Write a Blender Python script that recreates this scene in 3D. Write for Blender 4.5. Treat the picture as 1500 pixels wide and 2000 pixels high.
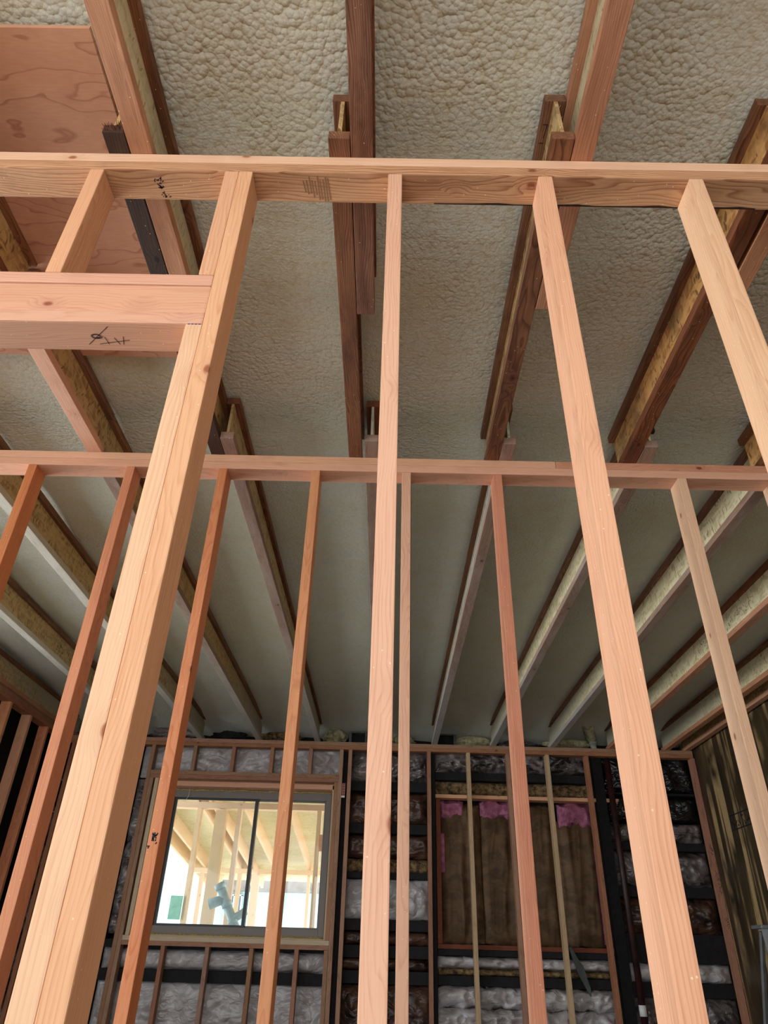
import bpy, bmesh, math, random
from mathutils import Vector, Matrix, noise as MN

for o in list(bpy.data.objects):
    bpy.data.objects.remove(o, do_unlink=True)
SC = bpy.context.scene
COL = SC.collection

# ------------------------------------------------------------------ camera
EYE = 0.62                       # camera height above the slab
cam_d = bpy.data.cameras.new('camera')
cam = bpy.data.objects.new('camera', cam_d)
COL.objects.link(cam)
PITCH, YAW, ROLL = 0.5716, -0.0130, 0.0291
F = Vector((math.sin(YAW)*math.cos(PITCH), math.cos(YAW)*math.cos(PITCH), math.sin(PITCH)))
r0 = Vector((math.cos(YAW), -math.sin(YAW), 0)); u0 = r0.cross(F)
rr = r0*math.cos(ROLL) + u0*math.sin(ROLL)
uu = u0*math.cos(ROLL) - r0*math.sin(ROLL)
M = Matrix((( rr.x, uu.x, -F.x, 0), (rr.y, uu.y, -F.y, 0), (rr.z, uu.z, -F.z, EYE), (0, 0, 0, 1)))
cam.matrix_world = M
cam_d.sensor_fit = 'HORIZONTAL'; cam_d.sensor_width = 36.0
cam_d.lens = 1348.16/1500*36.0
cam_d.clip_start = 0.02; cam_d.clip_end = 300
SC.camera = cam

# ------------------------------------------------------------------ daylight
world = bpy.data.worlds.new('daylight'); SC.world = world; world.use_nodes = True
bg = world.node_tree.nodes['Background']
bg.inputs[0].default_value = (0.90, 0.96, 1.0, 1); bg.inputs[1].default_value = 1.25
def area(name, loc, target, size, power, color):
    d = bpy.data.lights.new(name, 'AREA'); d.shape = 'RECTANGLE'; d.size, d.size_y = size
    d.energy = power; d.color = color
    o = bpy.data.objects.new(name, d); COL.objects.link(o); o.location = loc
    o.rotation_euler = (Vector(target)-Vector(loc)).to_track_quat('-Z', 'Y').to_euler()
    return o
area('daylight_through_open_front', (-1.2, -3.4, 1.1), (0.2, 1.5, 1.5), (4.0, 2.2), 62, (1.0, 0.97, 0.93))
area('daylight_through_side_opening', (-7.0, 3.5, 0.85), (0.5, 4.2, 1.8), (3.0, 1.7), 270, (0.90, 0.97, 1.0))
sd = bpy.data.lights.new('sun', 'SUN'); sd.energy = 8.0; sd.angle = .01; sd.color = (1.0, .95, .86)
sun = bpy.data.objects.new('sun', sd); COL.objects.link(sun); sun.location = (6, -6, 9)
sun.rotation_euler = Vector((-.50, .30, -.80)).to_track_quat('-Z', 'Y').to_euler()
SC.view_settings.view_transform = 'Standard'; SC.view_settings.look = 'None'
SC.view_settings.gamma = 1.0; SC.view_settings.use_curve_mapping = False
SC.view_settings.exposure = 0.62

# ------------------------------------------------------------------ material helpers
def lin(c):
    return tuple(((v/255)/12.92 if v/255 <= .04045 else ((v/255+.055)/1.055)**2.4) for v in c) + (1,)
class NT:
    def __init__(s, name):
        s.m = bpy.data.materials.new(name); s.m.use_nodes = True
        s.t = s.m.node_tree; s.t.nodes.clear()
        s.out = s.n('ShaderNodeOutputMaterial'); s.b = s.n('ShaderNodeBsdfPrincipled')
        s.l(s.b.outputs[0], s.out.inputs[0])
    def n(s, k, **kw):
        x = s.t.nodes.new(k)
        for a, v in kw.items(): setattr(x, a, v)
        return x
    def l(s, a, b): s.t.links.new(a, b)
    def set(s, sock, v):
        if hasattr(v, 'links') or isinstance(v, bpy.types.NodeSocket): s.l(v, sock)
        else: sock.default_value = v
    def math(s, op, a, b=None, c=None):
        x = s.n('ShaderNodeMath', operation=op); s.set(x.inputs[0], a)
        if b is not None: s.set(x.inputs[1], b)
        if c is not None: s.set(x.inputs[2], c)
        return x.outputs[0]
    def vmath(s, op, a, b=None):
        x = s.n('ShaderNodeVectorMath', operation=op); s.set(x.inputs[0], a)
        if b is not None: s.set(x.inputs[1], b)
        return x.outputs[0]
    def mix(s, f, a, b, mode='MIX'):
        x = s.n('ShaderNodeMix', data_type='RGBA', blend_type=mode)
        s.set(x.inputs[0], f); s.set(x.inputs[6], a); s.set(x.inputs[7], b)
        return x.outputs[2]
    def ramp(s, f, stops, interp='LINEAR'):
        x = s.n('ShaderNodeValToRGB'); s.l(f, x.inputs[0]); e = x.color_ramp; e.interpolation = interp
        while len(e.elements) < len(stops): e.elements.new(.5)
        for i, (p, c) in enumerate(stops):
            e.elements[i].position = p; e.elements[i].color = c if len(c) == 4 else tuple(c)+(1,)
        return x.outputs[0]
    def noise(s, v, scale, detail=3, rough=.5, dist=0):
        x = s.n('ShaderNodeTexNoise'); s.set(x.inputs['Vector'], v)
        x.inputs['Scale'].default_value = scale; x.inputs['Detail'].default_value = detail
        x.inputs['Roughness'].default_value = rough; x.inputs['Distortion'].default_value = dist
        return x.outputs['Fac']
    def vor(s, v, scale, feat='F1', rnd=1.0, smooth=None):
        x = s.n('ShaderNodeTexVoronoi', feature=feat); s.set(x.inputs['Vector'], v)
        x.inputs['Scale'].default_value = scale; x.inputs['Randomness'].default_value = rnd
        if smooth is not None and feat == 'SMOOTH_F1': x.inputs['Smoothness'].default_value = smooth
        return x
    def obj(s): return s.n('ShaderNodeTexCoord').outputs['Object']
    def rand(s): return s.n('ShaderNodeObjectInfo').outputs['Random']
    def bump(s, h, strength, dist, prev=None):
        x = s.n('ShaderNodeBump'); x.inputs['Strength'].default_value = strength
        x.inputs['Distance'].default_value = dist; s.l(h, x.inputs['Height'])
        if prev is not None: s.l(prev, x.inputs['Normal'])
        return x.outputs[0]
G = lambda v: (v, v, v, 1)

def wood(name, light, dark, knot, axis='z', rough=.62, ring=.5, tint=.5, stain=None, grime=0.0, knots=.48, dust=None):
    """sawn softwood whose grain runs along the named local axis"""
    k = NT(name); co = k.obj(); rnd = k.rand()
    sep = k.n('ShaderNodeSeparateXYZ'); k.l(co, sep.inputs[0])
    ax = {'x': 0, 'y': 1, 'z': 2}[axis]; oth = [i for i in range(3) if i != ax]
    L = k.math('ADD', sep.outputs[ax], k.math('MULTIPLY', rnd, 37.0))
    A, B = sep.outputs[oth[0]], sep.outputs[oth[1]]
    cmb = k.n('ShaderNodeCombineXYZ')
    k.l(A, cmb.inputs[0]); k.l(B, cmb.inputs[1]); k.l(L, cmb.inputs[2])
    P = cmb.outputs[0]
    # knots: sparse cells stretched along the grain
    kc = k.n('ShaderNodeCombineXYZ')
    k.l(k.math('MULTIPLY', k.math('ADD', A, k.math('MULTIPLY', B, 1.0)), 13.0), kc.inputs[0]); k.l(k.math('MULTIPLY', L, 8.0), kc.inputs[1])
    k.l(k.math('MULTIPLY', rnd, 50.0), kc.inputs[2])
    wk = k.n('ShaderNodeTexNoise'); k.l(P, wk.inputs['Vector']); wk.inputs['Scale'].default_value = 60
    vo = k.vor(k.vmath('ADD', kc.outputs[0], k.vmath('MULTIPLY', wk.outputs['Color'], (.05, .05, 0))), 1.0)
    spc = k.n('ShaderNodeSeparateColor'); k.l(vo.outputs['Color'], spc.inputs[0])
    has = k.math('GREATER_THAN', spc.outputs[0], 1.0-knots)
    kd = vo.outputs['Distance']
    kmask = k.math('MULTIPLY', has, k.ramp(kd, [(.0, G(1)), (.07, G(1)), (.13, G(0))]))
    khalo = k.math('MULTIPLY', has, k.ramp(kd, [(.0, G(1)), (.42, G(0))]))
    # growth rings
    w1 = k.noise(k.vmath('MULTIPLY', P, (5.0, 5.0, 1.1)), 1.0, 3, .55)
    w2 = k.noise(k.vmath('MULTIPLY', P, (26.0, 26.0, 3.0)), 1.0, 2, .5)
    dx = k.math('ADD', A, k.math('MULTIPLY', k.math('SUBTRACT', rnd, .5), .16))
    dy = k.math('ADD', B, k.math('ADD', k.math('MULTIPLY', k.math('FRACT', k.math('MULTIPLY', rnd, 7.31)), .10), .012))
    rad = k.math('SQRT', k.math('ADD', k.math('MULTIPLY', dx, dx), k.math('MULTIPLY', dy, dy)))
    rad = k.math('ADD', rad, k.math('MULTIPLY', w1, .13))
    rad = k.math('ADD', rad, k.math('MULTIPLY', w2, .008))
    rad = k.math('ADD', rad, k.math('MULTIPLY', khalo, .018))
    saw = k.math('FRACT', k.math('MULTIPLY', rad, 150.0))
    rings = k.ramp(saw, [(.0, G(0)), (.55, G(.25)), (.88, G(1)), (1, G(0))])
    fine = k.noise(k.vmath('MULTIPLY', P, (260.0, 260.0, 7.0)), 1.0, 3, .6)
    big = k.noise(k.vmath('MULTIPLY', P, (11.0, 11.0, 1.3)), 1.0, 4, .6)
    f = k.math('ADD', k.math('MULTIPLY', rings, ring), k.math('MULTIPLY', k.math('SUBTRACT', fine, .5), 1.1))
    f = k.math('ADD', f, k.math('MULTIPLY', k.math('SUBTRACT', big, .5), 1.1))
    fc = k.n('ShaderNodeClamp'); k.l(f, fc.inputs[0])
    col = k.mix(fc.outputs[0], lin(light), lin(dark))
    # board to board variation
    hs = k.n('ShaderNodeHueSaturation'); k.l(col, hs.inputs['Color'])
    r2 = k.math('FRACT', k.math('MULTIPLY', rnd, 13.7)); r3 = k.math('FRACT', k.math('MULTIPLY', rnd, 5.17))
    k.l(k.math('ADD', .5-.012*tint, k.math('MULTIPLY', r2, .024*tint)), hs.inputs['Hue'])
    k.l(k.math('ADD', 1-.22*tint, k.math('MULTIPLY', r3, .36*tint)), hs.inputs['Saturation'])
    k.l(k.math('ADD', 1-.16*tint, k.math('MULTIPLY', rnd, .28*tint)), hs.inputs['Value'])
    col = hs.outputs[0]
    if stain is not None:
        st = k.ramp(k.noise(k.vmath('MULTIPLY', P, (16, 16, 2.2)), 1.0, 5, .6), [(.42, G(0)), (.66, G(1))])
        col = k.mix(k.math('MULTIPLY', st, stain[1]), col, lin(stain[0]))
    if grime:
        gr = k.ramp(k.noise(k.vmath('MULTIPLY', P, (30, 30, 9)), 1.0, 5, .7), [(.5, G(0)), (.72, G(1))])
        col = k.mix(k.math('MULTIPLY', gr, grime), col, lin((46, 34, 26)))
    col = k.mix(k.math('MULTIPLY', khalo, .2), col, lin(knot))
    col = k.mix(k.math('MULTIPLY', kmask, .8), col, lin(knot))
    if dust:
        y_ = k.math('ADD', sep.outputs[1], k.math('MULTIPLY', k.noise(k.vmath('MULTIPLY', co, (14, 3.5, 14)), 1.0, 4, .7), 2.4))
        dm = k.n('ShaderNodeMapRange'); k.l(y_, dm.inputs[0]); dm.inputs[1].default_value = dust[0]; dm.inputs[2].default_value = dust[1]
        dm.inputs[4].default_value = .85
        col = k.mix(dm.outputs[0], col, lin((184, 184, 178)))
    # pale sawdust specks caught on the surface
    sp_ = k.vor(P, 150.0); spk = k.n('ShaderNodeSeparateColor'); k.l(sp_.outputs['Color'], spk.inputs[0])
    dot = k.math('MULTIPLY', k.math('GREATER_THAN', spk.outputs[0], .978), k.math('LESS_THAN', sp_.outputs['Distance'], .25))
    col = k.mix(k.math('MULTIPLY', dot, .6), col, lin((250, 226, 186)))
    k.l(col, k.b.inputs['Base Color']); k.b.inputs['Roughness'].default_value = rough
    k.b.inputs['Specular IOR Level'].default_value = .3
    k.l(k.bump(k.math('ADD', k.math('MULTIPLY', fine, 1.0), k.math('MULTIPLY', rings, .3)), .35, .0008), k.b.inputs['Normal'])
    return k.m
W = {}
def wd(kind, axis):
    key = kind+'_'+axis
    if key not in W:
        a = dict(
            near=((230, 177, 141), (200, 130, 92), (140, 62, 32), .42, .4, None, 0),
            nearpale=((232, 188, 152), (204, 148, 110), (150, 76, 36), .4, .25, None, 0),
            pink=((222, 168, 138), (192, 126, 98), (138, 60, 40), .4, .2, None, 0),
            plate=((206, 160, 118), (150, 98, 64), (120, 60, 36), .8, .35, None, .25),
            mid=((220, 150, 110), (190, 108, 70), (112, 42, 22), .45, .6, None, .1),
            midplate=((226, 174, 142), (198, 132, 98), (132, 52, 32), .4, .5, None, .08),
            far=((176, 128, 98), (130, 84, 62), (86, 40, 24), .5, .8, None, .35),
            flange=((150, 98, 66), (92, 54, 36), (50, 26, 18), .9, .6, ((74, 46, 34), .6), .5),
            flangenew=((204, 148, 112), (158, 100, 70), (90, 42, 28), .6, .25, ((138, 88, 62), .4), .2),
            flangedust=((160, 126, 108), (118, 86, 70), (70, 46, 38), .5, .5, ((178, 160, 146), .5), .3),
            flangewhite=((206, 196, 178), (168, 150, 130), (110, 80, 60), .4, .4, ((222, 218, 206), .6), .2),
            flangeend=((140, 84, 54), (92, 50, 32), (50, 24, 16), .6, .5, None, .5),
            flangeblack=((86, 62, 48), (44, 32, 28), (20, 14, 12), .8, .3, ((40, 34, 34), .6), .4),
            outside=((240, 208, 172), (226, 180, 138), (170, 104, 70), .4, .5, None, 0),
            redboard=((130, 66, 40), (88, 42, 26), (60, 26, 18), .5, .4, None, .4),
            farpale=((204, 172, 136), (168, 132, 100), (110, 66, 40), .4, .3, None, .2),
            pale=((212, 190, 160), (182, 154, 122), (150, 110, 70), .4, .3, None, .1),
        )[kind]
        W[key] = wood('wood_'+key, a[0], a[1], a[2], axis, ring=a[3], tint=a[4], stain=a[5], grime=a[6], knots=.38 if kind in ('near', 'nearpale', 'mid', 'pink') else .25,
            dust=(.9, 3.2) if kind in ('flangedust', 'flangewhite') else None)
    return W[key]

def osb(name, c1, c2, c3, axis='y', dirty=0.0, dust=False):
    k = NT(name); co = k.obj(); rnd = k.rand()
    v = k.vmath('ADD', co, k.n('ShaderNodeCombineXYZ').outputs[0])
    off = k.n('ShaderNodeCombineXYZ'); k.l(k.math('MULTIPLY', rnd, 20.0), off.inputs[0]); k.l(k.math('MULTIPLY', rnd, 11.0), off.inputs[1])
    v = k.vmath('ADD', co, off.outputs[0])
    s = {'y': (34, 13, 60), 'z': (30, 46, 14), 'x': (14, 30, 46)}[axis]
    wob = k.n('ShaderNodeTexNoise'); k.l(v, wob.inputs['Vector']); wob.inputs['Scale'].default_value = 9
    v2 = k.vmath('ADD', v, k.vmath('MULTIPLY', wob.outputs['Color'], (.06, .09, .06)))
    a = k.vor(k.vmath('MULTIPLY', v2, s), 1.0); b = k.vor(k.vmath('MULTIPLY', v2, (s[0]*1.6, 85 if axis == 'y' else 20, 22)), 1.0)
    ca = k.n('ShaderNodeSeparateColor'); k.l(a.outputs['Color'], ca.inputs[0])
    cb = k.n('ShaderNodeSeparateColor'); k.l(b.outputs['Color'], cb.inputs[0])
    f = k.math('ADD', k.math('MULTIPLY', ca.outputs[0], .55), k.math('MULTIPLY', cb.outputs[1], .45))
    col = k.ramp(f, [(.15, lin(c2)), (.5, lin(c1)), (.85, tuple(min(1, x*1.12) for x in lin(c1)[:3])+(1,))])
    fl = k.math('MULTIPLY', k.math('GREATER_THAN', cb.outputs[0], .86), k.math('LESS_THAN', b.outputs['Distance'], .42))
    col = k.mix(k.math('MULTIPLY', fl, .75), col, lin(c3))
    if dirty:
        d = k.ramp(k.noise(v, 5.0, 6, .65), [(.45, G(0)), (.62, G(1))])
        col = k.mix(k.math('MULTIPLY', d, dirty), col, lin((58, 46, 40)))
    if dust:
        sp_ = k.n('ShaderNodeSeparateXYZ'); k.l(co, sp_.inputs[0])
        y_ = k.math('ADD', k.math('ADD', sp_.outputs[1], k.math('MULTIPLY', sp_.outputs[2], 5.0)), k.math('MULTIPLY', k.noise(k.vmath('MULTIPLY', co, (9, 3, 9)), 1.0, 4, .6), 1.6))
        dm = k.n('ShaderNodeMapRange'); k.l(y_, dm.inputs[0]); dm.inputs[1].default_value = 1.3; dm.inputs[2].default_value = 3.0; dm.inputs[4].default_value = .9
        col = k.mix(dm.outputs[0], col, lin((180, 176, 154)))
    k.l(col, k.b.inputs['Base Color']); k.b.inputs['Roughness'].default_value = .6
    k.l(k.bump(k.math('ADD', f, k.noise(v, 120, 3)), .5, .0015), k.b.inputs['Normal'])
    return k.m
OSB_TAN = osb('osb_tan', (196, 164, 112), (158, 122, 78), (96, 66, 38))
OSB_OR = osb('osb_orange', (206, 154, 92), (168, 112, 58), (90, 56, 30), dirty=.55)
OSB_PALE = osb('osb_pale', (220, 206, 168), (196, 178, 132), (140, 116, 74), dust=True)
OSB_FAR = osb('osb_tan_dusted', (190, 162, 112), (160, 128, 82), (104, 76, 44), dust=True)
OSB_WHITE = osb('osb_oversprayed', (202, 200, 184), (176, 172, 150), (140, 128, 100), dust=True)

def foam_mat():
    k = NT('spray_foam'); co = k.obj()
    sep = k.n('ShaderNodeSeparateXYZ'); k.l(co, sep.inputs[0]); Y = sep.outputs[1]
    wob = k.n('ShaderNodeTexNoise'); k.l(co, wob.inputs['Vector']); wob.inputs['Scale'].default_value = 6; wob.inputs['Detail'].default_value = 2
    v = k.vmath('ADD', co, k.vmath('MULTIPLY', wob.outputs['Color'], (.018, .018, .0)))
    big = k.ramp(k.noise(co, 1.7, 3, .5), [(.35, G(.15)), (.65, G(1))])
    d1 = k.vor(v, 58).outputs['Distance']; d2 = k.vor(v, 118).outputs['Distance']
    p1 = k.math('SUBTRACT', 1.0, k.math('MULTIPLY', d1, d1)); p2 = k.math('SUBTRACT', 1.0, k.math('MULTIPLY', d2, d2))
    fine = k.noise(v, 55, 3, .55)
    rip = k.noise(k.vmath('MULTIPLY', v, (26, 3.0, 1)), 1, 3, .6)
    rip2 = k.noise(k.vmath('MULTIPLY', v, (2.4, 17, 1)), 1, 3, .6)
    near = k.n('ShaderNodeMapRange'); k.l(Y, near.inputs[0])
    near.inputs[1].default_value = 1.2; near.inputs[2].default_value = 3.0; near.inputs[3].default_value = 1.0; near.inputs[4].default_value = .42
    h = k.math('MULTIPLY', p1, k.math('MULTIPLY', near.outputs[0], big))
    h = k.math('ADD', h, k.math('MULTIPLY', p2, k.math('SUBTRACT', .36, k.math('MULTIPLY', near.outputs[0], .16))))
    h = k.math('ADD', h, k.math('MULTIPLY', fine, .18))
    h = k.math('ADD', h, k.math('MULTIPLY', rip, .32))
    h = k.math('ADD', h, k.math('MULTIPLY', rip2, .55))
    mott = k.noise(co, 7, 4, .6)
    col = k.ramp(mott, [(.3, lin((220, 220, 202))), (.55, lin((225, 227, 215))), (.75, lin((214, 221, 212)))])
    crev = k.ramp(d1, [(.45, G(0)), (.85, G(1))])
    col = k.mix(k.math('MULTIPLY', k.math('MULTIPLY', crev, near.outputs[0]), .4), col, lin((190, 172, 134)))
    y2 = k.ramp(k.noise(co, 2.1, 3, .5), [(.5, G(0)), (.72, G(1))])
    col = k.mix(k.math('MULTIPLY', y2, .3), col, lin((216, 208, 180)))
    k.l(col, k.b.inputs['Base Color']); k.b.inputs['Roughness'].default_value = .42
    k.b.inputs['Specular IOR Level'].default_value = .4
    k.l(k.bump(h, .9, .0065), k.b.inputs['Normal'])
    return k.m
FOAM = foam_mat()

def plain(name, c, rough=.6, metal=0.0, nscale=20, namp=.12, bump=.0, bscale=60, bdist=.002, spec=.4, c2=None):
    k = NT(name); co = k.obj()
    n = k.noise(co, nscale, 5, .6)
    cc = lin(c); d = lin(c2) if c2 else tuple(x*(1-namp*2.2) for x in cc[:3])+(1,)
    k.l(k.ramp(n, [(.35, d), (.65, cc)]), k.b.inputs['Base Color'])
    k.b.inputs['Roughness'].default_value = rough; k.b.inputs['Metallic'].default_value = metal
    k.b.inputs['Specular IOR Level'].default_value = spec
    if bump: k.l(k.bump(k.noise(co, bscale, 5, .65), bump, bdist), k.b.inputs['Normal'])
    return k.m
def foil(name, c, c2, rough=.32, scale=5.5, dist=.02, metal=0.0, spec=.6):
    """crumpled sheet facing: creases come from folded ridges"""
    k = NT(name); co = k.obj(); rnd = k.rand()
    off = k.n('ShaderNodeCombineXYZ'); k.l(k.math('MULTIPLY', rnd, 9.0), off.inputs[0]); k.l(k.math('MULTIPLY', rnd, 5.0), off.inputs[2])
    v = k.vmath('ADD', co, off.outputs[0])
    wob = k.n('ShaderNodeTexNoise'); k.l(v, wob.inputs['Vector']); wob.inputs['Scale'].default_value = 5
    v = k.vmath('ADD', v, k.vmath('MULTIPLY', wob.outputs['Color'], (.22, .22, .22)))
    v = k.vmath('MULTIPLY', v, (.7, 1.0, 1.5))
    r1 = k.math('ABSOLUTE', k.math('SUBTRACT', k.noise(v, scale, 2, .5), .5))
    r2 = k.math('ABSOLUTE', k.math('SUBTRACT', k.noise(v, scale*2.7, 2, .5), .5))
    h = k.math('ADD', k.math('MULTIPLY', r1, 2.0), k.math('MULTIPLY', r2, .6))
    n = k.noise(v, 6, 5, .65)
    k.l(k.ramp(n, [(.38, lin(c2)), (.6, lin(c))]), k.b.inputs['Base Color'])
    k.b.inputs['Roughness'].default_value = rough; k.b.inputs['Metallic'].default_value = metal
    k.b.inputs['Specular IOR Level'].default_value = spec
    k.l(k.bump(h, 1.0, dist), k.b.inputs['Normal'])
    return k.m
WHITEFOIL = foil('white_batt_facing', (196, 192, 193), (166, 158, 156), .3)
GREYFOIL = foil('grey_batt_facing', (128, 118, 116), (36, 31, 30), .28)
BROWNFOIL = foil('brown_batt_facing', (96, 66, 50), (36, 24, 20), .4)
BLACKFOIL = foil('black_poly', (34, 34, 36), (10, 10, 11), .22, 7, .03)
KRAFT = foil('kraft_paper', (118, 92, 66), (86, 65, 45), .6, 2.2, .012, spec=.25)
GLASSWOOL = plain('glass_wool', (166, 136, 92), .9, nscale=26, c2=(60, 44, 30), bump=1, bscale=40, bdist=.02)
PINKWOOL = plain('pink_glass_wool', (206, 130, 160), .95, nscale=18, c2=(150, 84, 112), bump=.8, bscale=50, bdist=.012)
FOAMLUMP = plain('foam_lump', (206, 200, 164), .6, nscale=18, c2=(140, 130, 90), bump=.9, bscale=26, bdist=.012)
OLDDARK = plain('weathered_black_timber', (24, 22, 24), .75, nscale=30, c2=(10, 9, 10), bump=.4, bscale=70)
BACKING = plain('dark_sheathing', (30, 26, 24), .9, nscale=8, c2=(12, 10, 10))
INK = plain('ink', (34, 28, 40), .7, namp=.05)
BLUEINK = plain('blue_ink', (44, 60, 140), .7, namp=.05)
FRAMEMETAL = plain('taupe_window_frame', (128, 120, 114), .42, nscale=6, namp=.03)
DARKFRAME = plain('dark_sash_seal', (52, 52, 56), .4, nscale=6, namp=.05)
STEEL = plain('dull_steel', (140, 142, 144), .45, .6, nscale=14, namp=.1)
ABSGREY = plain('grey_plastic', (96, 98, 98), .5, nscale=20, c2=(60, 62, 62))
PIPEWHITE = plain('pale_plastic_pipe', (196, 200, 196), .4, nscale=14, c2=(140, 140, 124))
PIPETEAL = plain('translucent_teal_pipe', (192, 218, 222), .3, nscale=10, c2=(160, 192, 198))
REDPIPE = plain('dark_red_pipe', (62, 26, 24), .5, nscale=14, c2=(26, 14, 14))
BLACKPIPE = plain('black_pipe', (28, 24, 24), .5, nscale=14)
WHITEP = plain('white_plastic', (230, 230, 226), .45, namp=.03)
YELLOWFOAM = plain('yellow_gap_foam', (206, 184, 110), .7, nscale=60, c2=(150, 126, 66), bump=.8, bscale=90)
GREENBOX = plain('green_sheet', (140, 200, 174), .6, nscale=10, c2=(112, 172, 148))
GREENTAPE = plain('dark_green_plastic', (58, 66, 60), .4, nscale=14)
SLAB = plain('plywood_subfloor', (116, 104, 88), .8, nscale=5, c2=(96, 86, 72))
DIRT = plain('bright_dry_ground', (236, 228, 216), .9, nscale=2, namp=.04)
HOUSEWALL = plain('pale_siding', (176, 216, 228), .7, nscale=2, namp=.02)
ROOFGREY = plain('grey_fascia', (118, 112, 110), .8, nscale=6, c2=(92, 88, 88))
BLUEGLASS = plain('blue_window_glass', (70, 110, 150), .15, nscale=3, c2=(50, 84, 120))
PLYCEIL = None
def ply_mat(name, a, b, c, sc=1.0, vein=(1.2, 6.5)):
    k = NT(name); co = k.obj()
    w = k.n('ShaderNodeTexNoise'); k.l(k.vmath('MULTIPLY', co, (vein[0]*sc, vein[1]*sc*.55, 1)), w.inputs['Vector']); w.inputs['Scale'].default_value = 1.6; w.inputs['Detail'].default_value = 3
    f = k.math('FRACT', k.math('MULTIPLY', w.outputs['Fac'], 9.0))
    line = k.ramp(f, [(.0, G(.0)), (.78, G(.12)), (.93, G(1)), (1, G(0))])
    fine = k.noise(k.vmath('MULTIPLY', co, (24, 190, 1)), 1, 3, .6)
    blo = k.noise(co, 3.5, 4, .6)
    col = k.mix(line, lin(a), lin(b))
    col = k.mix(k.math('MULTIPLY', k.ramp(fine, [(.4, G(0)), (.7, G(1))]), .25), col, lin(b))
    col = k.mix(k.math('MULTIPLY', k.ramp(blo, [(.45, G(0)), (.7, G(1))]), .4), col, lin(b))
    vo = k.vor(k.vmath('MULTIPLY', co, (6, 8, 1)), 1.0)
    sc_ = k.n('ShaderNodeSeparateColor'); k.l(vo.outputs['Color'], sc_.inputs[0])
    kn = k.math('MULTIPLY', k.math('GREATER_THAN', sc_.outputs[1], .7), k.ramp(vo.outputs['Distance'], [(.07, G(1)), (.11, G(0))]))
    col = k.mix(k.math('MULTIPLY', kn, .85), col, lin(c))
    k.l(col, k.b.inputs['Base Color']); k.b.inputs['Roughness'].default_value = .62
    k.l(k.bump(fine, .3, .001), k.b.inputs['Normal'])
    return k.m
PLY = ply_mat('fir_plywood', (214, 160, 130), (178, 120, 94), (60, 34, 26))
PLYOUT = ply_mat('weathered_plywood', (226, 218, 178), (190, 176, 130), (120, 96, 66), 1.6)
def stained_osb():
    k = NT('stained_sheathing'); co = k.obj()
    sep = k.n('ShaderNodeSeparateXYZ'); k.l(co, sep.inputs[0])
    base = k.ramp(k.noise(k.vmath('MULTIPLY', co, (1, 5, .9)), 1, 5, .65), [(.35, lin((34, 27, 20))), (.6, lin((72, 58, 38))), (.8, lin((110, 90, 58)))])
    run = k.noise(k.vmath('MULTIPLY', co, (1, 9, .35)), 1, 3, .5)
    zz = k.ramp(k.math('MULTIPLY', k.noise(k.vmath('MULTIPLY', co, (1, 2.2, 1.4)), 1, 3, .6), 1.0), [(.44, G(0)), (.60, G(1))])
    s = k.math('MULTIPLY', k.ramp(run, [(.50, G(0)), (.57, G(1))]), zz)
    sp = k.noise(co, 150, 3, .7)
    col = k.mix(k.math('MULTIPLY', s, k.ramp(sp, [(.3, G(.5)), (.6, G(1))])), base, lin((196, 164, 116)))
    k.l(col, k.b.inputs['Base Color']); k.b.inputs['Roughness'].default_value = .38
    k.l(k.bump(k.noise(co, 70, 4, .6), .5, .002), k.b.inputs['Normal'])
    return k.m
STAINED = stained_osb()
def glass_mat():
    k = NT('window_glass'); k.t.nodes.remove(k.b)
    t = k.n('ShaderNodeBsdfTransparent'); t.inputs[0].default_value = (.93, .97, .97, 1)
    g = k.n('ShaderNodeBsdfGlossy'); g.inputs['Roughness'].default_value = .03
    fr = k.n('ShaderNodeFresnel'); fr.inputs[0].default_value = 1.45
    mx = k.n('ShaderNodeMixShader'); k.l(fr.outputs[0], mx.inputs[0]); k.l(t.outputs[0], mx.inputs[1]); k.l(g.outputs[0], mx.inputs[2])
    k.l(mx.outputs[0], k.out.inputs[0]); return k.m
GLASS = glass_mat()

# ------------------------------------------------------------------ object helpers
def link(name, bm, mat, parent=None, loc=(0, 0, 0), smooth=False):
    me = bpy.data.meshes.new(name); bm.to_mesh(me); bm.free()
    me.materials.append(mat)
    if smooth:
        for p in me.polygons: p.use_smooth = True
    o = bpy.data.objects.new(name, me); COL.objects.link(o)
    o.location = loc
    if parent is not None:
        o.parent = parent
        q, w = parent, Vector((0, 0, 0))
        while q is not None: w += q.location; q = q.parent
        o.location = Vector(loc) - w
    return o
def tag(o, label, cat, group=None, kind=None):
    o['label'] = label; o['category'] = cat
    if group: o['group'] = group
    if kind: o['kind'] = kind
    return o
def structure(o):
    o['kind'] = 'structure'; return o
def empty(name, loc):
    o = bpy.data.objects.new(name, None); COL.objects.link(o); o.location = loc; o.empty_display_size = .1
    return o
def add_box(bm, c, s, bev=0.0, rot=None):
    ret = bmesh.ops.create_cube(bm, size=1.0)
    vs = ret['verts']
    for v in vs: v.co = Vector((v.co.x*s[0], v.co.y*s[1], v.co.z*s[2]))
    if bev:
        es = list({e for v in vs for e in v.link_edges})
        rb = bmesh.ops.bevel(bm, geom=es, offset=bev, segments=2, affect='EDGES', profile=.6)
        vs = list({v for f in rb['faces'] for v in f.verts} | {v for v in vs if v.is_valid})
    for v in vs:
        co = v.co
        if rot is not None: co = rot @ co
        v.co = co + Vector(c)
def box(name, x0, x1, y0, y1, z0, z1, mat, bev=.0025, parent=None):
    bm = bmesh.new(); s = (x1-x0, y1-y0, z1-z0)
    add_box(bm, (0, 0, 0), s, min(bev, min(s)*.3) if bev else 0)
    return link(name, bm, mat, parent, ((x0+x1)/2, (y0+y1)/2, (z0+z1)/2))
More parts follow.
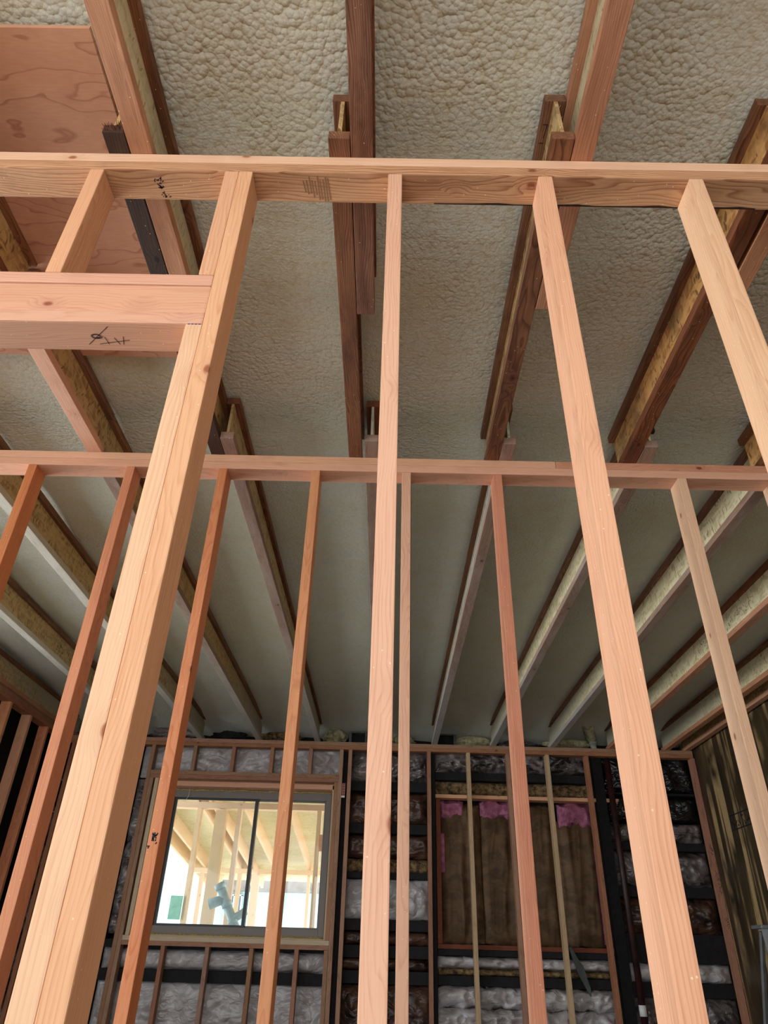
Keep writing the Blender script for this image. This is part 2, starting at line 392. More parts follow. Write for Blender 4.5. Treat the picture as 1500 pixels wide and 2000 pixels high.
def box_b(name, x0, x1, y0, y1, z0, z1, mat, bev=.0025):
    """box whose origin is the centre of its base"""
    bm = bmesh.new(); s = (x1-x0, y1-y0, z1-z0)
    add_box(bm, (0, 0, s[2]/2), s, min(bev, min(s)*.3) if bev else 0)
    return link(name, bm, mat, None, ((x0+x1)/2, (y0+y1)/2, z0))
def tube(bm, pts, r, seg=14, cap=True):
    pts = [Vector(p) for p in pts]; rings = []
    for i, p in enumerate(pts):
        d = (pts[min(i+1, len(pts)-1)] - pts[max(i-1, 0)]).normalized()
        a = d.orthogonal().normalized() if i == 0 else (prev - d*prev.dot(d)).normalized()
        prev = a; b = d.cross(a); rad = r[i] if isinstance(r, (list, tuple)) else r
        rings.append([bm.verts.new(p + (a*math.cos(2*math.pi*k/seg)+b*math.sin(2*math.pi*k/seg))*rad) for k in range(seg)])
    for q, w in zip(rings, rings[1:]):
        for k in range(seg): bm.faces.new((q[k], q[(k+1) % seg], w[(k+1) % seg], w[k]))
    if cap: bm.faces.new(rings[0][::-1]); bm.faces.new(rings[-1])
def strokes(name, segs, w, h, mat, parent, axis='z', seed=0):
    """thin ink strokes lying on a face; segs: list of (p0,p1) world points, thickness h along axis"""
    bm = bmesh.new()
    n = {'x': Vector((1, 0, 0)), 'y': Vector((0, 1, 0)), 'z': Vector((0, 0, 1))}[axis]
    for p0, p1 in segs:
        p0, p1 = Vector(p0), Vector(p1); d = (p1-p0)
        if d.length < 1e-6: continue
        d.normalize(); s = d.cross(n).normalized()*w/2; t = n*h/2
        c = [p0-s-t, p0+s-t, p1+s-t, p1-s-t, p0-s+t, p0+s+t, p1+s+t, p1-s+t]
        v = [bm.verts.new(x) for x in c]
        for f in ((0, 1, 2, 3), (7, 6, 5, 4), (0, 4, 5, 1), (1, 5, 6, 2), (2, 6, 7, 3), (3, 7, 4, 0)):
            bm.faces.new([v[i] for i in f])
    bmesh.ops.recalc_face_normals(bm, faces=bm.faces)
    o = link(name, bm, mat, parent, (0, 0, 0)); return o

ZT = EYE + 1.863       # top of the wall plates = underside of the joists
ZP = EYE + 1.787       # underside of the double top plates
ZJ = ZT + 0.232        # top of the joists
WD = 0.038; DP = 0.089
YN, YM, YF = 1.079, 2.451, 7.33

# ------------------------------------------------------------------ setting
structure(box('floor', -3.5, 3.3, -3.0, 7.9, -0.12, 0.0, SLAB, 0))
structure(box('ground', -40, 40, 8.0, 60, -0.30, -0.15, DIRT, 0))
# sprayed foam ceiling: lumpy underside, thickening towards the back wall
def ceiling():
    bm = bmesh.new(); x0, x1, y0, y1 = -3.62, 3.42, -1.6, 7.86; nx, ny = 176, 240; g = []
    for j in range(ny+1):
        row = []
        for i in range(nx+1):
            x = x0+(x1-x0)*i/nx; y = y0+(y1-y0)*j/ny
            z = ZJ + .016
            z -= .020*MN.noise(Vector((x*1.1, y*.8, 3)))+.008*MN.noise(Vector((x*5, y*3, 9)))
            # shallow swells between the joists
            t = ((x+.716) / .61) % 1.0
            z += .018*math.sin(math.pi*t)
            if y > 6.3:
                q = (y-6.3)/1.5
                z -= .16*q*q*q + .02*max(0, MN.noise(Vector((x*6, y*6, 2))))*q
            row.append(bm.verts.new((x, y, max(z, ZJ-.16))))
        g.append(row)
    for j in range(ny):
        for i in range(nx): bm.faces.new((g[j][i], g[j+1][i], g[j+1][i+1], g[j][i+1]))
    top = [bm.verts.new(p) for p in ((x0, y0, ZJ+.25), (x1, y0, ZJ+.25), (x1, y1, ZJ+.25), (x0, y1, ZJ+.25))]
    bm.faces.new(top)
    bm.faces.new([g[0][i] for i in range(nx+1)] + [top[1], top[0]])
    bm.faces.new([g[ny][i] for i in range(nx, -1, -1)] + [top[3], top[2]])
    bm.faces.new([g[j][0] for j in range(ny, -1, -1)] + [top[0], top[3]])
    bm.faces.new([g[j][nx] for j in range(ny+1)] + [top[2], top[1]])
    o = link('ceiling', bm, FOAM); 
    for p in o.data.polygons: p.use_smooth = len(p.vertices) == 4 and p.area < .01
    return o
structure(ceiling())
# right side wall: stained sheathing
wr = structure(box('wall_right', 3.172, 3.26, -3.0, 7.9, 0, ZJ+.1, STAINED, 0))
def wall_left():
    bm = bmesh.new()
    add_box(bm, (-3.63, 6.4, (ZJ+.1)/2), (.06, 3.0, ZJ+.1))
    add_box(bm, (-3.63, .95, (2.05+ZJ+.1)/2), (.06, 7.9, ZJ+.1-2.05))  # unseen header over the side opening, added to keep daylight off the left ceiling
    return link('wall_left', bm, BACKING)
structure(wall_left())
# sheathing behind the old wall with the window opening cut in it
WX0, WX1, WZ0, WZ1 = -2.235, -.540, EYE+.118, EYE+1.408
def wall_back():
    bm = bmesh.new(); y0, y1 = 7.70, 7.78
    for (a, b, c, d) in ((-3.6, WX0, 0, ZJ+.1), (WX1, 3.3, 0, ZJ+.1), (WX0, WX1, 0, WZ0), (WX0, WX1, WZ1, ZJ+.1)):
        add_box(bm, ((a+b)/2, (y0+y1)/2, (c+d)/2), (b-a, y1-y0, d-c))
    return link('wall_back', bm, BACKING)
structure(wall_back())

# ------------------------------------------------------------------ the nearest stud wall
def stud(x0, y0, label, kind, z0=.038, z1=ZP, w=WD, name='wall_stud', group='studs of the nearest wall'):
    o = box_b(name, x0, x0+w, y0, y0+DP, z0, z1, wd(kind, 'z'), .0032)
    return tag(o, label, 'stud', group)
def plate(x0, x1, y0, z0, label, kind, name='top_plate', h=WD, d=DP, group=None):
    o = box_b(name, x0, x1, y0, y0+d, z0, z0+h, wd(kind, 'x'), .0048 if name.startswith('header') else .0032)
    return tag(o, label, 'timber', group)
near_lo = plate(-2.3, 2.4, YN, ZP, 'lower board of the doubled top plate of the nearest wall, grade-stamped underneath', 'plate')
plate(-2.3, 2.4, YN, ZT-WD, 'upper board of the doubled top plate of the nearest wall, seen edge-on', 'nearpale')
XN = -.0102; S = .4064
stud(XN-WD/2, YN, 'thin-looking pinkish stud of the nearest wall seen square-on in the middle', 'near')
stud(XN+S-WD/2, YN, 'broad knotty stud of the nearest wall, first to the right of the middle one', 'near')
stud(XN+2*S-WD/2, YN, 'rightmost stud of the nearest wall, with a big knot near its top', 'nearpale')
king = stud(XN-S-WD/2, YN, 'full-height king stud of the nearest wall at the right end of the thick header', 'near')
HB = EYE+1.187; HT = EYE+1.356
jack = stud(XN-S-WD/2-WD, YN, 'pale jack stud of the nearest wall carrying the right end of the header', 'nearpale', z1=HB)
stud(XN-S-WD/2-WD, YN, 'short cripple stud pressed against the king stud above the header', 'near', z0=HT, name='cripple_stud')
stud(XN-2*S-WD/2, YN, 'short freestanding cripple stud between header and top plate at upper left', 'near', z0=HT, name='cripple_stud')
hx1 = XN-S-WD/2
hb = plate(-2.3, hx1, YN, HB, 'bottom board of the built-up header, with scribbled pen marks underneath', 'pink', name='header_board')
plate(-2.3, hx1, YN+.002, HB+WD, 'thick middle beam of the built-up header at left', 'pink', name='header_beam', h=HT-HB-2*WD-.001, d=DP-.004)
plate(-2.3, hx1, YN, HT-WD, 'top board of the built-up header with short studs standing on it', 'pink', name='header_board')
plate(-2.3, -1.6, YN, 0, 'bottom plate of the nearest wall left of the doorway', 'plate', name='sole_plate')
plate(hx1-WD, 2.4, YN, 0, 'bottom plate of the nearest wall under its studs', 'plate', name='sole_plate')
rng = random.Random(5)
# grade stamp on the underside of the near plate
z = ZP-.0004
segs = []
for (cx, cy, w_, h_) in ((-.664, 1.112, .020, .016), (-.660, 1.128, .010, .006), (-.655, 1.150, .018, .022)):
    for _ in range(15):
        a = (cx+rng.uniform(-w_, w_)/2, cy+rng.uniform(-h_, h_)/2, z)
        segs.append((a, (a[0]+rng.uniform(-.006, .006), a[1]+rng.uniform(-.005, .005), z)))
strokes('grade_stamp', segs, .0022, .0006, INK, near_lo)
sm = NT('grey_smudge'); sm.b.inputs['Base Color'].default_value = lin((150, 110, 80)); sm.b.inputs['Roughness'].default_value = .7
segs = [((-.262+.0075*i+rng.uniform(-.002, .002), 1.088+rng.uniform(0, .02), z), (-.258+.0075*i, 1.165-rng.uniform(0, .03), z)) for i in range(10)]
strokes('dirt_smudge', segs, .0035, .0004, sm.m, near_lo)
# pen scribble under the header
z = HB-.0004; segs = []
cx, cy = -.690, 1.122; last = None
for i in range(26):
    t = i/25*4.6*math.pi; p = (cx+.014*math.cos(t)*(1-.02*i), cy+.008*math.sin(t)*(1-.02*i), z)
    if last: segs.append((last, p))
    last = p
segs += [((-.716, 1.148, z), (-.654, 1.092, z)), ((-.690, 1.146, z), (-.616, 1.132, z)), ((-.650, 1.126, z), (-.642, 1.146, z)), ((-.628, 1.122, z), (-.634, 1.146, z)), ((-.672, 1.124, z), (-.668, 1.146, z))]
strokes('pen_scribble', segs, .0011, .0005, INK, hb)
segs = [((-.468+.008*i, YN-.0003, HB-.0015), (-.463+.008*i, YN-.0003, HB-.001)) for i in range(4)]
strokes('pen_mark', segs, .0022, .0006, BLUEINK, jack, axis='y')

# ------------------------------------------------------------------ the second stud wall
GM = 'studs of the second wall'
for x, kind, lab in (
        (-1.586, 'mid', 'reddish second-wall stud leaving the picture at its left edge'),
        (-1.153, 'mid', 'reddish stud of the second wall just left of the big king stud'),
        (-.745, 'mid', 'red second-wall stud crossing the window left, with black ink blot low down'),
        (-.336, 'mid', 'orange stud of the second wall that crosses the right half of the window'),
        (.062, 'near', 'stud of the second wall right beside the middle near stud, with a bark-edged side'),
        (.460, 'mid', 'red-grained stud of the second wall between middle and right near studs'),
        (.864, 'mid', 'stud of the second wall hidden behind the broad right near stud'),
        (1.264, 'nearpale', 'pale-sided stud of the second wall, rightmost one fully in view'),
        (1.675, 'nearpale', 'stud of the second wall just peeping in at the right edge')):
    o = stud(x-WD/2, YM, lab, kind, group=GM)
    if x == -.745:
        zb = EYE+.30; rr_ = random.Random(2); s2 = []
        for _ in range(14):
            a = (x-.006+rr_.uniform(-.010, .014), YM-.0006, zb+rr_.uniform(-.02, .016))
            s2.append((a, (a[0]+rr_.uniform(-.010, .010), YM-.0006, a[2]+rr_.uniform(-.012, .012))))
        strokes('ink_blot', s2, .004, .0008, INK, o, axis='y')
bark = plain('bark', (62, 34, 22), .9, nscale=60, c2=(30, 18, 12), bump=.8, bscale=90)
def bark_strip(parent, pts, thick, mat):
    '''thin uneven strip of bark left on a board edge: pts are (p, width vector)'''
    bm = bmesh.new(); L = []
    for p, w in pts:
        p, w = Vector(p), Vector(w); t = Vector(thick)
        L.append([bm.verts.new(q) for q in (p, p+w, p+w+t, p+t)])
    for a, b in zip(L, L[1:]):
        for k in range(4): bm.faces.new((a[k], a[(k+1) % 4], b[(k+1) % 4], b[k]))
    bm.faces.new(L[0][::-1]); bm.faces.new(L[-1]); bmesh.ops.recalc_face_normals(bm, faces=bm.faces)
    return link('bark_edge', bm, mat, parent)
bs = [o for o in COL.objects if 'bark-edged' in str(o.get('label'))][0]; q = random.Random(3)
bark_strip(bs, [((.0812, YM+.001, 1.25+.058*i), (0, .006+.014*abs(MN.noise(Vector((i*.35, 1, 4))))*1.6, 0)) for i in range(20)], (.0012, 0, 0), bark)
bark_strip(near_lo, [((.10+.045*i, YN+DP-.001, ZP-.0008), (0, -.003-.009*abs(MN.noise(Vector((i*.4, 2, 7)))), 0)) for i in range(21)], (0, 0, .0014), bark)
plate(-2.6, 2.7, YM, ZP, 'lower board of the doubled top plate of the second wall', 'midplate', name='top_plate')
plate(-2.6, .72, YM, ZT-WD, 'upper board of the second wall top plate, longer left piece', 'midplate', name='top_plate')
plate(.7205, 2.7, YM, ZT-WD, 'upper board of the second wall top plate, right piece beyond the butt joint', 'mid', name='top_plate')
plate(-2.6, 2.7, YM, 0, 'bottom plate of the second wall', 'midplate', name='sole_plate')

# ------------------------------------------------------------------ I-joists
FH = .036
def joist(x0, y0, y1, label, web=OSB_TAN, bot='flange', top='flange', group='joists', w=.060, web_y1=None, top_y=None, bot_y=None, dz=0):
    t = empty('wood_joist', (x0+w/2, (y0+y1)/2, ZT))
    tag(t, label, 'joist', group)
    by = bot_y or (y0, y1); ty = top_y or (y0, y1)
    box('bottom_flange', x0, x0+w, by[0], by[1], ZT, ZT+FH, wd(bot, 'y'), .002, t)
    box('top_flange', x0, x0+w, ty[0], ty[1], ZJ-FH, ZJ, wd(top, 'y'), .002, t)
    c = x0+w/2
    box('web', c-.0055, c+.0055, y0+.002, (web_y1 or y1)-.002, ZT+FH-.004, ZJ-FH+.004, web, 0, t)
    return t
G1 = 'joists over the camera bay'; G2 = 'joists between the first two walls'; G3 = 'joists of the far bay'
joist(-1.36, -1.5, 1.62, 'dark joist at the left edge under the plywood sheet', OSB_TAN, 'flange', 'flange', G1)
joist(-.748, -1.5, 1.62, 'new-looking joist at upper left running beside the plywood sheet', OSB_PALE, 'flangenew', 'flange', G1)
joist(-.134, -1.5, 1.637, 'joist at top centre with its ragged cut end beyond the nearest wall', OSB_TAN, 'flange', 'flange', G1)
joist(.474, -1.5, 1.60, 'joist at upper right with pinkish flanges and a pale web', OSB_PALE, 'flangenew', 'flangenew', G1)
joist(1.090, -1.5, 1.62, 'joist at the right edge lapped on the right of a stained joist', OSB_OR, 'flangenew', 'flange', G1)

joist(-2.02, 1.015, 2.56, 'joist peeping in at the left edge above the second wall', OSB_TAN, 'flange', 'flange', G2)
joist(-1.365, 1.64, 2.468, 'joist with pink-stained flange below the left header', OSB_TAN, 'pink', 'flange', G2, w=.064)
joist(-.810, 1.02, 2.57, 'near-black joist under the plywood lapping the upper left joist', OSB_TAN, 'flangeblack', 'flange', G2)
joist(-.195, 1.027, 2.57, 'dark swirly-grained joist left of the middle stud', OSB_TAN, 'flange', 'flange', G2, w=.059)
joist(.412, 1.018, 2.55, 'dark joist right of the middle stud with its cut end above the nearest wall', OSB_TAN, 'flange', 'flange', G2)
jr2 = joist(1.016, 1.02, 2.56, 'water-stained joist at right with orange strand web', OSB_OR, 'flange', 'flange', G2)
joist(1.628, 1.02, 2.56, 'joist end with blue-grey stains at the right edge above the second wall', OSB_OR, 'flange', 'flange', G2)
z = ZJ-FH/2

B3 = [(-3.300, 'flangenew', OSB_FAR, 'leftmost joist, tight along the left wall plate'),
      (-2.625, 'flangewhite', OSB_FAR, 'second joist from the left wall with a whitish underside'),
      (-1.975, 'flangewhite', OSB_FAR, 'third joist from the left wall with a bright white underside'),
      (-1.362, 'flangedust', OSB_FAR, 'joist passing behind the king stud toward the left half of the window'),
      (-.748, 'flangedust', OSB_FAR, 'joist ending over the middle of the window, cut end above the second wall'),
      (-.122, 'flangedust', OSB_WHITE, 'far joist mostly hidden behind the middle near stud'),
      (.472, 'flangedust', OSB_WHITE, 'narrow-looking joist just right of the middle near stud'),
      (1.080, 'flangedust', OSB_PALE, 'joist with pale web crossing behind the broad right stud'),
      (1.690, 'flangedust', OSB_PALE, 'joist with pale web, fourth from the right wall'),
      (2.300, 'flangenew', OSB_PALE, 'joist with inked web, third from the right wall'),
      (2.875, 'flangenew', OSB_PALE, 'last full joist before the right wall, dusted white at its far end')]
b3 = []
for x, bk, wb, lab in B3:
    y0 = 2.335 if x > -.8 and x < 1.6 else 2.40
    if abs(x+1.362) < .01: y0 = 2.469
    if x < -1.5: y0 = 2.42
    b3.append(joist(x, y0, 7.42, lab, wb, bk, 'flange', G3, w=.058 if x > -3 else .045))
joist(3.085, 2.40, 7.42, 'rim joist lying against the stained right wall', OSB_TAN, 'flangenew', 'flange', G3, w=.058)
# white overspray on the far third of the webs
# ink stamps on two webs of the far bay
def web_stamp(parent, xf, y0, y1, zc, seed, h=.03, dens=46):
    q = random.Random(seed); sg = []
    for _ in range(dens):
        y = q.uniform(y0, y1); zz = zc+q.uniform(-h, h)
        if q.random() < .5: sg.append(((xf, y, zz), (xf, y+q.uniform(-.02, .02), zz+q.uniform(-.004, .004))))
        else: sg.append(((xf, y, zz), (xf, y+q.uniform(-.004, .004), zz+q.uniform(-.018, .018))))
    strokes('ink_stamp', sg, .0045, .0006, INK, parent, axis='x')
web_stamp(b3[9], 2.329-.0060, 4.0, 4.9, ZT+.115, 3, .035, 60)
web_stamp(b3[1], -2.596+.0062, 5.1, 5.35, ZT+.115, 4, .03, 30)
web_stamp(b3[2], -1.946+.0062, 5.1, 5.4, ZT+.115, 6, .03, 30)
# dark-painted cut end beside the water-stained joist
box('painted_end', 1.080-.001, 1.139, 2.333, 2.352, ZT+.085, ZT+.12, INK, .001, b3[7])
# torn fibres on cut ends
def shag(name, c, s, n, L, mat, seed, parent):
    q = random.Random(seed); bm = bmesh.new()
    for _ in range(n):
        p = Vector((c[0]+q.uniform(-1, 1)*s[0], c[1], c[2]+q.uniform(-1, 1)*s[1]))
        d = Vector((q.uniform(-.4, .4), -1, q.uniform(-.7, .3)))*q.uniform(.3, 1)*L
        tube(bm, [p+Vector((0, .004, 0)), p+d], [.0016, .0005], 5)
    return link(name, bm, mat, parent)
G2o = [o for o in COL.objects if o.get('group') == G2]
for o in G2o:
    x = o.location.x
    if abs(x+.780) < .02: shag('torn_fibre', (x, 1.02, ZT+.02), (.028, .014), 46, .018, wd('flangeend', 'y'), 1, o)
    if abs(x+.165) < .02: shag('torn_fibre', (x, 1.035, ZT+.115), (.005, .07), 40, .012, OSB_PALE, 2, o)
    if abs(x-.442) < .02: shag('torn_fibre', (x, 1.026, ZT+.115), (.005, .07), 40, .012, OSB_PALE, 3, o)
    if abs(x-.442) < .02:
        zf = ZJ-FH-.0004
        strokes('pen_mark', [((.418, 1.085, zf), (.432, 1.085, zf)), ((.432, 1.085, zf), (.426, 1.125, zf)), ((.416, 1.14, zf), (.430, 1.14, zf))], .002, .0006, INK, o)

# plywood sheet on top of the joists
ply = box_b('plywood_sheet', -3.2, -.84, .858, 2.072, ZJ-.020, ZJ-.004, PLY, .001)
tag(ply, 'pinkish plywood sheet fixed under the foam at the upper left', 'plywood')

# ------------------------------------------------------------------ left wall studs
XL = -3.275
for y, lab in ((5.56, 'left side wall stud nearest the camera, just off the left edge'),
               (5.96, 'left side wall stud at the very left edge'),
               (6.36, 'left side wall stud with a bright thin edge'),
               (6.74, 'left side wall stud just left of the second wall stud'),
               (7.16, 'left side wall stud closest to the back corner')):
    o = box_b('wall_stud', XL-DP, XL, y, y+WD, WD, ZP, wd('mid', 'z'), .003)
    tag(o, lab, 'stud', 'studs of the left side wall')
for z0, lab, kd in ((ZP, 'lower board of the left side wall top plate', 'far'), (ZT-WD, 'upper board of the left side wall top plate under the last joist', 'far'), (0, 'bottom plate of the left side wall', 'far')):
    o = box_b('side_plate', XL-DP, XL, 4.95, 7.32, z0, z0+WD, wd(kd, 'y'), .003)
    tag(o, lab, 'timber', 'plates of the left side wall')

# ------------------------------------------------------------------ far stud wall
GF = 'studs of the far wall'
def fstud(xc, lab, z0=WD, z1=ZP, name='wall_stud', kind='far', w=WD, g=GF):
    o = box_b(name, xc-w/2, xc+w/2, YF, YF+DP, z0, z1, wd(kind, 'z'), .003)
    return tag(o, lab, 'stud', g)
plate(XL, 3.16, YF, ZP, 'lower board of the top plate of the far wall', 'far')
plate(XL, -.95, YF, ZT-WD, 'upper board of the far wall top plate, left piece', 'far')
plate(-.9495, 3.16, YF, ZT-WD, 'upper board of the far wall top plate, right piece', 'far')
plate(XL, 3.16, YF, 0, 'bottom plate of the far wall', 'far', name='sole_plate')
for x, lab in ((-3.24, 'far wall stud in the back left corner'),
               (-2.80, 'far wall stud in the dark left of the window, behind near studs'),
               (-2.406, 'king stud left of the far window'),
               (-.459, 'king stud right of the far window'),
               (-.369, 'far wall stud right of the window beyond a black gap'),
               (.035, 'far wall stud hidden behind the middle near stud'),
               (.440, 'far wall stud along the left side of the brown paper batts'),
               (.845, 'pale far wall stud crossing the left brown paper batt'),
               (1.252, 'far wall stud just behind a red-grained second-wall stud over the batts'),
               (1.656, 'pale far wall stud crossing the right brown paper batts'),
               (2.061, 'far wall stud at the right end of the brown paper batts'),
               (2.47, 'far wall stud hidden behind the broad right near stud'),
               (3.150, 'corner stud of the far wall with black grade stamps, against stained sheathing')):
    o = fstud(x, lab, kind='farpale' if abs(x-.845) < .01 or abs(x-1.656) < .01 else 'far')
    if x > 3.1:
        q = random.Random(8); sg = []
        for zc in (1.55, 1.33, 1.22, .95):
            for _ in range(16):
                a = (x+q.uniform(-.013, .013), YF-.0006, zc+q.uniform(-.05, .05))
                sg.append((a, (a[0]+q.uniform(-.01, .01), a[1], a[2]+q.uniform(-.012, .012))))
        strokes('grade_stamp', sg, .004, .0008, INK, o, axis='y')
H0, H1 = EYE+1.462, EYE+1.538
S1 = EYE+.105; S0 = EYE+.030
fstud(-2.367, 'trimmer stud on the left side of the window rough opening', z1=H0, name='trimmer_stud', g='trimmers of the far window')
fstud(-2.329+.019, 'pale inner trimmer lining the left side of the window opening', z0=S1, z1=H0, name='trimmer_stud', kind='pale', g='trimmers of the far window')
fstud(-.497, 'trimmer stud on the right side of the window rough opening', z0=S1, z1=H0, name='trimmer_stud', g='trimmers of the far window')
for z0, lab in ((H0, 'lower board of the flat header over the far window'), (H0+WD, 'upper board of the flat header over the far window')):
    plate(-2.387, -.478, YF, z0, lab, 'far', name='header_board')
for z0, lab, kd in ((S0, 'lower sill board under the far window', 'far'), (S0+WD-.001, 'upper paler sill board directly under the far window', 'pale')):
    plate(-2.348, -.478, YF, z0, lab, kd, name='sill_board')
for i, x in enumerate((-1.973, -1.574, -1.175, -.776)):
    nm = ('leftmost', 'second from left', 'third from left', 'rightmost')[i]
    fstud(x, nm+' short cripple stud over the far window header', z0=H1, name='cripple_stud', g='cripples over the far window')
for i, x in enumerate((-1.967, -1.567, -1.170, -.765, -.499)):
    nm = ('leftmost', 'second from left', 'third from left', 'fourth from left', 'rightmost')[i]
    fstud(x, nm+' cripple stud under the far window sill', z1=S0, name='cripple_stud', g='cripples under the far window')
# metal strap with nails beside the window
st = box('hanger_strap', -.437, -.403, YF-.004, YF-.0005, EYE+1.335, EYE+1.456, plain('red_primed_steel', (150, 84, 66), .5), .001)
tag(st, 'small reddish metal strap nailed high up right of the far window', 'bracket')
bm = bmesh.new()
for i in range(4):
    for j in (0, 1): tube(bm, [(-.430+.02*j, YF-.007, EYE+1.36+.025*i), (-.430+.02*j, YF-.004, EYE+1.36+.025*i)], .003, 8)
link('nail', bm, WHITEP, st)
box('clip', -.440, -.405, YF-.012, YF-.001, EYE+1.318, EYE+1.336, WHITEP, .002, st)

# ------------------------------------------------------------------ window
win = structure(empty('window_1', ((WX0+WX1)/2, 7.61, WZ0)))
def frame_mesh(name, x0, x1, z0, z1, y0, y1, t, mat, parent, tb=None):
    bm = bmesh.new(); tb = tb or t; yc, d = (y0+y1)/2, y1-y0
    for c, s in ((((x0+t/2), yc, (z0+z1)/2), (t, d, z1-z0)), (((x1-t/2), yc, (z0+z1)/2), (t, d, z1-z0)),
                 (((x0+x1)/2, yc, z0+tb/2), (x1-x0-2*t, d, tb)), (((x0+x1)/2, yc, z1-tb/2), (x1-x0-2*t, d, tb))):
        add_box(bm, c, s, .003)
    return link(name, bm, mat, parent)
wx0, wx1, wz0, wz1 = WX0+.015, WX1-.012, WZ0+.008, WZ1-.012
frame_mesh('window_frame', wx0, wx1, wz0, wz1, 7.575, 7.69, .052, FRAMEMETAL, win, .068)
xm = -1.335
sash_a = frame_mesh('sliding_sash', wx0+.045, xm+.030, wz0+.060, wz1-.060, 7.600, 7.628, .032, DARKFRAME, win, .026)
sash_b = frame_mesh('fixed_sash', xm+.005, wx1-.045, wz0+.060, wz1-.060, 7.634, 7.66, .026, FRAMEMETAL, win, .022)
box('sliding_glass', wx0+.070, xm+.002, 7.611, 7.617, wz0+.080, wz1-.080, GLASS, 0, sash_a)
box('fixed_glass', xm+.028, wx1-.066, 7.645, 7.651, wz0+.078, wz1-.078, GLASS, 0, sash_b)
# rough jamb boards in the old wall around the window
tr = structure(empty('trim_1', ((WX0+WX1)/2, 7.5, WZ0)))
box('jamb_board', WX0-.040, WX0-.002, 7.425, 7.695, WZ0-.05, WZ1+.04, wd('pale', 'z'), .002, tr)
box('jamb_board', WX1+.002, WX1+.040, 7.425, 7.695, WZ0-.05, WZ1+.04, wd('pale', 'z'), .002, tr)
box('head_board', WX0-.04, WX1+.04, 7.425, 7.695, WZ1+.001, WZ1+.048, wd('near', 'x'), .002, tr)
box('head_board', WX0-.04, WX1+.04, 7.425, 7.695, WZ1+.0485, WZ1+.09, wd('far', 'x'), .002, tr)
box('sill_board', WX0, WX1, 7.43, 7.695, WZ0-.05, WZ0-.001, wd('pale', 'x'), .002, tr)
# yellow gap foam squeezed out around the frame
bm = bmesh.new(); q = random.Random(4)
def bead(p0, p1, n):
    pts = []; rs = []
    for i in range(n+1):
        t = i/n; pts.append(Vector(p0).lerp(Vector(p1), t)+Vector((q.uniform(-.004, .004), 0, q.uniform(-.004, .004)))); rs.append(q.uniform(.004, .011))
    tube(bm, pts, rs, 8)
bead((wx0, 7.572, wz1+.004), (wx1, 7.572, wz1+.004), 60)
bead((wx0-.004, 7.572, wz0), (wx0-.004, 7.572, wz1), 40)
bead((wx0, 7.572, wz0-.003), (wx1, 7.572, wz0-.003), 40)
link('gap_foam', bm, YELLOWFOAM, win, smooth=True)
bm = bmesh.new()
tube(bm, [(-2.03, 7.56, WZ1+.02), (-2.015, 7.545, WZ1-.02), (-2.02, 7.55, WZ1-.07), (-2.05, 7.56, WZ1-.12)], .0025, 8)
tag(link('loose_wire', bm, WHITEP, smooth=True), 'thin white wire dangling over the top left of the window', 'wire')

# ------------------------------------------------------------------ old wall behind: girts, posts, batts
def girt(x0, x1, z0, z1, lab, y0=7.44, g='black girts of the old wall'):
    o = box_b('wall_girt', x0, x1, y0, y0+.10, z0+EYE, z1+EYE, OLDDARK, .004)
    return tag(o, lab, 'beam', g)
def batt(name, x0, x1, z0, z1, mat, lab, y=7.52, bulge=.07, crump=.02, seed=0, n=None, cat='insulation', group=None, fold='h', kind=None, droop=0, ragged=.010):
    nx = max(10, min(90, int((x1-x0)/.014))); nz = max(8, min(90, int((z1-z0)/.014)))
    bm = bmesh.new(); g = []; sx = seed*7.3
    for j in range(nz+1):
        row = []
        for i in range(nx+1):
            u, v = i/nx, j/nz
            pil = (1-(2*v-1)**4)*(1-(2*u-1)**10) if fold == 'h' else (1-(2*u-1)**4)*(1-(2*v-1)**10)
            x = (x1-x0)*(u-.5); zz = (z1-z0)*v
            P = Vector((x*5+sx, zz*5, seed)); Q = Vector((x*14+sx, zz*16, seed+3)); R_ = Vector((x*34+sx, zz*34, seed+9))
            if fold == 'v': P = Vector((x*9+sx, zz*1.1, seed)); Q = Vector((x*16+sx, zz*3.0, seed+3)); R_ = Vector((x*10, zz*10, seed))
            c = abs(MN.noise(P+Vector((0, 0, MN.noise(Q)*.4))))*1.7+abs(MN.noise(Q))*(.9 if fold == 'h' else .35)+abs(MN.noise(R_))*.15
            yy = -bulge*max(pil, 0) + crump*(c-.6)*(.3+.7*max(pil, 0))
            edge = .5-abs(v-.5)
            dz = ragged*(MN.noise(Vector((x*9+sx, v*3, 5)))+(0 if ragged < .02 else .6*MN.noise(Vector((x*30+sx, v*3, 8)))))*max(0, 1-edge*(5 if ragged > .02 else 50))
            row.append(bm.verts.new((x, yy, zz+dz-droop*math.sin(math.pi*u))))
        g.append(row)
    for j in range(nz):
        for i in range(nx): bm.faces.new((g[j][i], g[j][i+1], g[j+1][i+1], g[j+1][i]))
    bk = [bm.verts.new(p) for p in ((-(x1-x0)/2, .06, 0), ((x1-x0)/2, .06, 0), ((x1-x0)/2, .06, z1-z0), (-(x1-x0)/2, .06, z1-z0))]
    bm.faces.new(bk[::-1])
    bm.faces.new([bk[0], bk[1]]+[g[0][i] for i in range(nx, -1, -1)])
    bm.faces.new([bk[2], bk[3]]+[g[nz][i] for i in range(nx+1)])
    bm.faces.new([bk[3], bk[0]]+[g[j][0] for j in range(nz+1)])
    bm.faces.new([bk[1], bk[2]]+[g[j][nx] for j in range(nz, -1, -1)])
    bmesh.ops.recalc_face_normals(bm, faces=bm.faces)
    o = link(name, bm, mat, None, ((x0+x1)/2, y, z0+EYE), True)
    return tag(o, lab, cat, group, kind)

